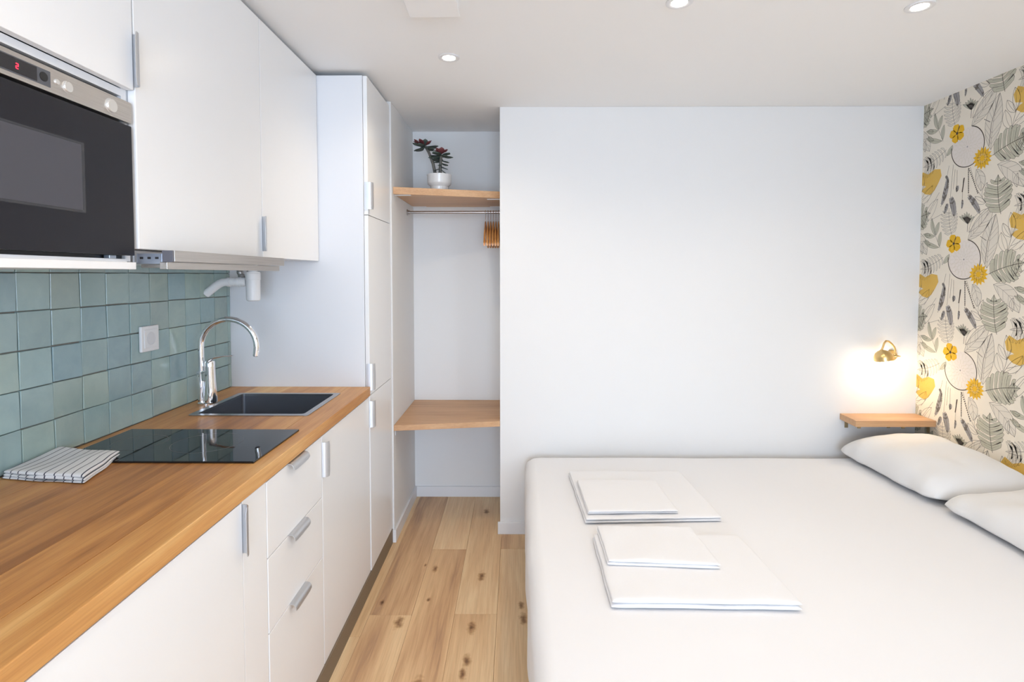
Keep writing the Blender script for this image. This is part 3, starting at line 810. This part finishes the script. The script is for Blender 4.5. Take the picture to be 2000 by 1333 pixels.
# ------------------------------------------------------------------ bedside shelf and sconce
t = thing('bedside_shelf', (1.93, 2.83, .63), 'small oak shelf in the corner beside the bed', 'shelf')
obj('board', MB().prism([(1.722,2.756), (XR-.0005,2.760), (XR-.0005,YB-.0005), (1.730,YB-.0005)], .630, .662), M['oakshelf'], t, bevel=.0015)
for x in (1.765, 1.990):
    obj('bracket', MB().box(x-.009, x+.009, 2.80, YB-.0005, .6265, .6298).box(x-.009, x+.009, YB-.0035, YB-.0005, .585, .6265).box(x-.009, x+.009, 2.795, 2.799, .612, .6298), M['bracket'], t, bevel=.0005)
obj('bracket', MB().box(XR-.0035, XR-.0005, 2.80, 2.82, .585, .6298), M['bracket'], t, bevel=.0005)

t = thing('wall_sconce', (1.97, YB, .97), 'brass gooseneck wall lamp glowing above the bedside shelf', 'lamp')
obj('wall_plate', MB().lathe([(0,0),(.030,0),(.030,.006),(.026,.010),(0,.010)], (1.995, YB-.0003, .975), (0,-1,0), 32), M['brass'], t)
obj('collar', MB().lathe([(0,0),(.026,0),(.026,.003),(.010,.008),(.007,.016),(0,.016)], (1.972, 2.845, .979), (0,0,1), 28), M['brass'], t)
obj('stub', MB().tube([(1.995,YB-.009,.975),(1.985,2.865,.977),(1.972,2.845,.981)], .0055, 12), M['brass'], t)
arm = [(1.972,2.845,.990), (1.974,2.845,1.008), (1.968,2.844,1.026), (1.950,2.842,1.046), (1.932,2.838,1.058), (1.916,2.834,1.060), (1.905,2.83,1.050), (1.898,2.828,1.030), (1.890,2.826,1.014)]
obj('arm', MB().tube(arm, .0048, 12), M['brass'], t, angle=60)
ax = Vector((.28, .05, -.95)).normalized()
sc = Vector((1.890, 2.826, 1.012))
prof = [(.006,-.004),(.010,0),(.020,.004),(.034,.014),(.043,.030),(.046,.048),(.0445,.048),(.0415,.031),(.033,.0165),(.019,.007),(.004,.004)]
obj('shade', MB().lathe(prof, tuple(sc), tuple(ax), 36), M['brass'], t)
obj('bulb', MB().lathe([(0,.012),(.010,.014),(.014,.022),(.022,.034),(.024,.046),(.020,.058),(.010,.066),(0,.068)], tuple(sc), tuple(ax), 28), M['bulb'], t)
L = bpy.data.lights.new('sconce_light', 'POINT'); L.energy = SCONCE_W; L.color = (1.0,.84,.62); L.shadow_soft_size = .03
lo = bpy.data.objects.new('sconce_light', L); COL.objects.link(lo); lo.parent = t; lo.location = sc + ax*.105 - Vector((1.97, YB, .97))

# ------------------------------------------------------------------ ceiling fittings
def downlight(x, y, label):
    d = thing('recessed_downlight', (x, y, ZC), label, 'downlight', 'recessed ceiling downlights')
    obj('trim_ring', MB().lathe([(.026,-.0002),(.043,-.0002),(.043,-.003),(.040,-.0045),(.029,-.0045),(.026,-.0025)], (x,y,ZC), seg=36), M['trim'], d)
    obj('lens', MB().lathe([(0,-.0025),(.0255,-.0025),(.0255,-.0003),(0,-.0003)], (x,y,ZC), seg=28), M['lens'], d)
    L = bpy.data.lights.new('downlight_beam', 'SPOT'); L.energy = DOWN_W; L.color = DOWN_COL; L.spot_size = math.radians(150); L.spot_blend = .9; L.shadow_soft_size = .025
    o = bpy.data.objects.new('downlight_beam', L); COL.objects.link(o); o.parent = d; o.location = (0,0,-.008)
downlight(-.275, 2.249, 'small glowing ceiling downlight in front of the alcove')
downlight(.527, 1.806, 'small glowing ceiling downlight at the middle of the top edge')
downlight(1.326, 1.84, 'small glowing ceiling downlight above the pillows')
downlight(-.235, .75, 'ceiling downlight behind the camera over the worktop')
downlight(.527, .30, 'added ceiling downlight out of view over the floor')  # unseen lamp, added to carry the downlight grid on and light the room
downlight(1.326, .30, 'added ceiling downlight out of view on the bed side')  # second added lamp, unseen, there for the light it gives
t = thing('ceiling_box', (-.268, 1.735, 2.245), 'flat white square box fixed to the ceiling', 'box')
obj('housing', MB().box(-.345, -.188, 1.655, 1.808, 2.252, ZC-.0003), M['ceil'], t, bevel=.003)
obj('cover', MB().box(-.349, -.184, 1.651, 1.812, 2.243, 2.2515), M['ceil'], t, bevel=.003)

# ------------------------------------------------------------------ wallpaper print (flat motifs on the bedhead wall)
def wall_pt(zx, zy):
    # a point read off the photograph, carried to the papered wall: returns (s, z), s = distance from the corner
    px = 1780 + zx/4.4445; py = 380 + zy/4.4445
    u = (px-1000)/FPX; v = -(py-CY)/FPX
    cp, sp_ = math.cos(PITCH), math.sin(PITCH)
    dx, dy, dz = u, cp+sp_*v, -sp_+cp*v
    cyw, syw = math.cos(YAW), math.sin(YAW)
    dx, dy = cyw*dx-syw*dy, syw*dx+cyw*dy
    k = XR/dx
    return (YB - dy*k, EYE + dz*k)
PCOL = ['line', 'green', 'paleleaf', 'yellow', 'gold', 'feather', 'lace', 'brown']
PMAT = [plain('print_ink', srgb(120,114,108), .8), plain('print_sage', srgb(190,187,168), .8), plain('print_pale_leaf', srgb(220,212,198), .8),
        plain('print_yellow', srgb(226,176,30), .8), plain('print_gold', srgb(218,178,88), .8), plain('print_slate', srgb(164,160,158), .8),
        plain('print_lace', srgb(228,219,211), .8), plain('print_brown', srgb(84,76,70), .8)]
MOT = []
def poly(P, c, lay): MOT.append(([tuple(p) for p in P], PCOL.index(c), lay))
def stroke(P, wd, c='line', lay=8):
    P = [Vector(p) for p in P]
    for a, b in zip(P[:-1], P[1:]):
        d = b-a
        if d.length < 1e-6: continue
        n_ = Vector((-d.y, d.x)).normalized()*wd/2; e = d.normalized()*wd*.35
        poly([a-e+n_, a-e-n_, b+e-n_, b+e+n_], c, lay)
def V2(a): return Vector(a)
def bez(a, b, bend, n=8):
    a, b = V2(a), V2(b); d = b-a; nrm = Vector((-d.y, d.x))
    return [a + d*(k/n) + nrm*bend*4*(k/n)*(1-k/n) for k in range(n+1)]
def blade(a, b, wd, fill=None, lay=3, bend=.08, lw=.0016, veins=0, c='line', peak=1.0):
    mid = bez(a, b, bend, 10); L_ = []; R_ = []
    for k, p in enumerate(mid):
        d = (mid[min(k+1, 10)]-mid[max(k-1, 0)]).normalized(); n_ = Vector((-d.y, d.x))
        h = wd/2*math.sin(PI*(k/10)**peak)**.8 if 0 < k < 10 else 0
        L_.append(p+n_*h); R_.append(p-n_*h)
    if fill: poly(L_ + R_[::-1][1:-1], fill, lay)
    stroke(L_, lw, c, lay+1); stroke(R_, lw, c, lay+1); stroke(mid, lw*.8, c, lay+1)
    for k in range(veins):
        i = 1 + int(8*k/veins); stroke([mid[i], L_[min(i+2, 10)]], lw*.6, c, lay+1); stroke([mid[i], R_[min(i+2, 10)]], lw*.6, c, lay+1)
def monstera(a, b, wd, fill='green', lay=4, n=6, bend=.04):
    mid = bez(a, b, bend, 24)
    for sgn in (1, -1):
        for k in range(n):
            u0 = .06 + .80*k/n; u1 = u0 + .80/n*.80
            def onmid(u): return mid[min(24, max(0, int(round(u*24))))]
            def nrm(u):
                i = min(23, max(1, int(round(u*24)))); d = (mid[i+1]-mid[i-1]).normalized(); return d, Vector((-d.y, d.x))*sgn
            d, n_ = nrm((u0+u1)/2); prof_ = math.sin(PI*min(1, (.18+.74*(k+.5)/n)))**.75
            ln = wd/2*prof_
            A = onmid(u0); B = onmid(u1); fw = d*(.34*ln)
            wdl = (B-A).length
            P = [A, A+n_*ln*.5+fw*.45, A+n_*ln*.88+fw*.95, A+n_*ln+fw*1.25+d*wdl*.35, B+n_*ln*.94+fw*1.15, B+n_*ln*.55+fw*.62, B+n_*ln*.2+fw*.15, B]
            poly(P, fill, lay); stroke(P, .0014, 'line', lay+1)
            stroke([A+(B-A)*.5, A+(B-A)*.5+n_*ln*.7+fw*.8], .001, 'line', lay+1)
    d = (mid[-1]-mid[-3]).normalized(); n_ = Vector((-d.y, d.x))
    P = [mid[20]+n_*wd*.12, mid[24], mid[20]-n_*wd*.12]; poly(P, fill, lay); stroke(P, .0014, 'line', lay+1)
    stroke(mid, .0024, 'brown', lay+2)
def fern(a, b, wd, n=8, c='line', lay=2, fill='paleleaf'):
    mid = bez(a, b, .05, n*2); stroke(mid, .0018, c, lay+1)
    for k in range(1, n*2-1, 2):
        d = (mid[k+1]-mid[k-1]).normalized(); n_ = Vector((-d.y, d.x)); ln = wd/2*math.sin(PI*(.15+.8*k/(2*n)))**.6
        for s in (1, -1):
            e = mid[k]+n_*s*ln+d*ln*.35; hw_ = d*wd*.055
            P = [mid[k]-hw_*.4, mid[k]+n_*s*ln*.6+d*ln*.1-hw_, e-hw_*.2, e+hw_*.8, mid[k]+n_*s*ln*.6+d*ln*.1+hw_, mid[k]+hw_*.4]
            poly(P, fill, lay); stroke(P, .0012, c, lay+1)
def feather(a, b, wd, lay=5):
    mid = bez(a, b, .05, 14); rr = random.Random(int(a[0]*1e5))
    for k in range(2, 14):
        d = (mid[k]-mid[k-1]).normalized(); n_ = Vector((-d.y, d.x)); h = wd/2*math.sin(PI*(k/14.5))**.5
        for s in (1, -1):
            P = [mid[k-1], mid[k-1]+n_*s*h-d*h*.5, mid[k]+n_*s*h*rr.uniform(.75,1)-d*h*.3, mid[k]]
            poly(P, 'feather' if rr.random() < .72 else 'line', lay)
    stroke(mid, .0018, 'brown', lay+1)
def disc(c, r, col, lay, n=28, ph=0, jag=0.0):
    poly([(c[0]+r*(1+jag*math.sin(k*2.399))*math.cos(2*PI*k/n+ph), c[1]+r*(1+jag*math.sin(k*2.399))*math.sin(2*PI*k/n+ph)) for k in range(n)], col, lay)

W_ = wall_pt
# dreamcatcher ring with lace
rc = W_(455,565); rr_ = .094
disc(rc, rr_*.97, 'lace', 1, 40)
for q, (r0, r1, kn) in enumerate(((.012,.035,10), (.036,.060,16), (.061,.088,22))):
    for k in range(kn):
        a = 2*PI*k/kn; b = 2*PI*(k+.5)/kn; c = 2*PI*(k+1)/kn
        pt = lambda r, t_: (rc[0]+r*math.cos(t_), rc[1]+r*math.sin(t_))
        stroke([pt(r0, a), pt((r0+r1)/2*1.05, a+.15*(b-a)), pt(r1, b), pt((r0+r1)/2*1.05, c-.15*(c-b)), pt(r0, c)], .0016, 'paleleaf', 2)
disc(rc, .004, 'feather', 3, 10)
arc = [(rc[0]+rr_*math.cos(a), rc[1]+rr_*math.sin(a)) for a in [math.radians(75 - 262*k/44) for k in range(45)]]
stroke(arc, .0042, 'brown', 5)
# hibiscus and sunflower
hc = W_(368,428)
for k in range(5):
    a = math.radians(90+72*k+12); d = Vector((math.cos(a), math.sin(a))); n_ = Vector((-d.y, d.x)); c = V2(hc)
    poly([c, c+d*.016+n_*.016, c+d*.034+n_*.021, c+d*.046+n_*.010, c+d*.044-n_*.004, c+d*.040-n_*.016, c+d*.024-n_*.020], 'yellow', 11)
    stroke([c+d*.008, c+d*.036], .0010, 'gold', 12)
disc(hc, .007, 'brown', 13, 12)
stroke([hc, (hc[0]+.012, hc[1]+.034)], .0032, 'brown', 13)
sc_ = W_(583,695)
for ring_, (r, n_k) in enumerate(((.052,15), (.040,13))):
    for k in range(n_k):
        a = 2*PI*(k+.5*ring_)/n_k; d = Vector((math.cos(a), math.sin(a))); n_ = Vector((-d.y, d.x)); c = V2(sc_)
        P = [c+d*r*.3+n_*.004, c+d*r*.68+n_*.0085, c+d*r, c+d*r*.68-n_*.0085, c+d*r*.3-n_*.004]
        poly(P, 'yellow', 14+2*ring_); stroke(P, .0008, 'gold', 15+2*ring_)
disc(sc_, .022, 'gold', 18, 18, 0, .1); disc(sc_, .013, 'yellow', 19, 14, 0, .1)
for k in range(9): stroke([(sc_[0]+.012*math.cos(k*.7), sc_[1]+.012*math.sin(k*.7)), (sc_[0]+.024*math.cos(k*.7), sc_[1]+.024*math.sin(k*.7))], .0012, 'brown', 20)
# big split leaves
monstera(W_(672,692), W_(985,592), .150, n=7); monstera(W_(740,1215), W_(718,872), .148, n=7)
# gold half-open flower (the half-drop repeat brings it back further along the wall)
g = [W_(*p) for p in ((75,690),(120,720),(175,690),(225,700),(235,760),(205,820),(175,870),(140,900),(95,885),(62,850),(98,815),(60,800),(50,740))]
poly(g, 'gold', 3); stroke([W_(100,820), W_(60,835)], .003, 'paleleaf', 4)
gs = W_(140,790)
for k in range(8): stroke([(gs[0]+.01*math.cos(k*.8), gs[1]+.012*math.sin(k*.8)), (gs[0]+.035*math.cos(k*.8), gs[1]+.04*math.sin(k*.8))], .0009, 'yellow', 4)
# outline leaves
blade(W_(712,782), W_(935,1030), .075, 'paleleaf', 2, .10, veins=4)
blade(W_(832,505), W_(780,330), .040, None, 2, .08); blade(W_(868,370), W_(795,250), .032, None, 2, .06); blade(W_(868,365), W_(862,155), .036, None, 2, -.05)
blade(W_(840,490), W_(1010,300), .045, None, 2, -.08); stroke([W_(832,505), W_(870,365), W_(905,270)], .0018)
blade(W_(490,395), W_(712,85), .070, 'paleleaf', 1, -.04, veins=5); blade(W_(655,640), W_(735,170), .085, 'paleleaf', 1, .04, veins=6)
blade(W_(500,330), W_(690,120), .05, None, 2, .06)
stroke([W_(640,600), W_(660,420), W_(730,180)], .003, 'line', 4); stroke([W_(600,365), W_(650,400)], .003, 'line', 4)
blade(W_(530,780), W_(570,975), .052, 'paleleaf', 2, .1, veins=3); blade(W_(612,1085), W_(625,915), .03, None, 2, .1); blade(W_(612,1085), W_(520,1010), .03, None, 2, .1)
stroke([W_(540,960), W_(612,1085)], .0014)
# small sage twig
for a, b in (((210,360),(178,205)), ((205,362),(105,345)), ((240,460),(105,405)), ((215,355),(243,240)), ((245,455),(258,325)), ((330,520),(278,600))):
    blade(W_(*a), W_(*b), .024, 'green', 4, .06, .0012)
stroke([W_(178,210), W_(210,360), W_(248,465)], .0016)
# ferns
fern(W_(350,350), W_(328,120), .105, 8); fern(W_(275,545), W_(85,645), .085, 8)
# feathers and strings hanging from the ring
for a, b, wd in (((285,800),(228,1025),.030), ((310,960),(345,1150),.036), ((285,1010),(255,1095),.022), ((460,985),(565,1180),.030), ((370,880),(362,935),.020), ((412,1010),(405,1090),.014), ((270,770),(295,830),.016)):
    feather(W_(*a), W_(*b), wd)
for a, b in (((335,690),(310,960)), ((300,690),(265,850)), ((350,735),(335,900)), ((368,745),(365,890)), ((420,830),(410,1020)), ((465,745),(465,990)), ((480,745),(540,985)), ((120,1050),(215,900)), ((85,1150),(120,1050)), ((60,930),(150,890)), ((110,960),(195,830)), ((240,1090),(140,1120))):
    stroke([W_(*a), W_(*b)], .0016)
for k in range(14):
    u = k/13
    for a, b in (((470,760),(545,985)), ((465,760),(465,960)), ((428,830),(412,940))):
        p = W_(a[0]+(b[0]-a[0])*u, a[1]+(b[1]-a[1])*u); disc(p, .0034, 'brown', 9, 8)
# tuft, bud and side sprigs
for k in range(7):
    a = (490,255); b = (415+22*k, 150+abs(k-3)*14); blade(W_(*a), W_(*b), .014, 'green', 4, .05*(k-3)/3, .0011)
stroke([W_(490,255), W_(485,325)], .0022, 'brown', 5)
blade(W_(100,270), W_(130,140), .03, 'green', 3, .05); blade(W_(120,260), W_(230,40), .05, None, 2, .05); 
blade(W_(95,520), W_(100,420), .022, None, 2, .1)
for a, b in (((985,830),(915,805)), ((985,930),(918,870))): blade(W_(*a), W_(*b), .02, 'green', 3, .08)
fern(W_(1000,1180), W_(855,1175), .11, 6)

REP = .5325
SLO = {}
wm = MB()
def clip(P, axis, lim, keep_less):
    out = []
    for i in range(len(P)):
        a, b = P[i], P[(i+1) % len(P)]
        ia = (a[axis] <= lim) == keep_less; ib = (b[axis] <= lim) == keep_less
        if ia: out.append(a)
        if ia != ib:
            f = (lim-a[axis])/(b[axis]-a[axis]); out.append((a[0]+(b[0]-a[0])*f, a[1]+(b[1]-a[1])*f))
    return out
for c in range(-1, 4):
    for r in range(-4, 4):
        ds = c*REP; dz = r*REP + (REP/2)*(c % 2)
        for P, ci, lay in MOT:
            Q = [(a+ds, b+dz) for a, b in P]
            zs = [b for a, b in Q]; ss = [a for a, b in Q]
            if max(ss) < .001 or min(zs) > ZC or max(zs) < .12: continue
            if min(ss) < .001: Q = clip(Q, 0, .001, False)
            if max(zs) > ZC-.001: Q = clip(Q, 1, ZC-.001, True)
            if len(Q) < 3: continue
            x = XR - .00010 - .000022*lay
            wm.add([(x, YB-a, b) for a, b in Q], [tuple(range(len(Q)))], ci)
me = bpy.data.meshes.new('wallpaper_print'); me.from_pydata(wm.v, [], wm.f)
for p, mi in zip(me.polygons, wm.mi): p.material_index = mi
for m_ in PMAT: me.materials.append(m_)
wo = bpy.data.objects.new('wallpaper_print', me); COL.objects.link(wo); wo.parent = wall_right
wo['label'] = 'printed yellow flowers, split leaves, feathers and rings'
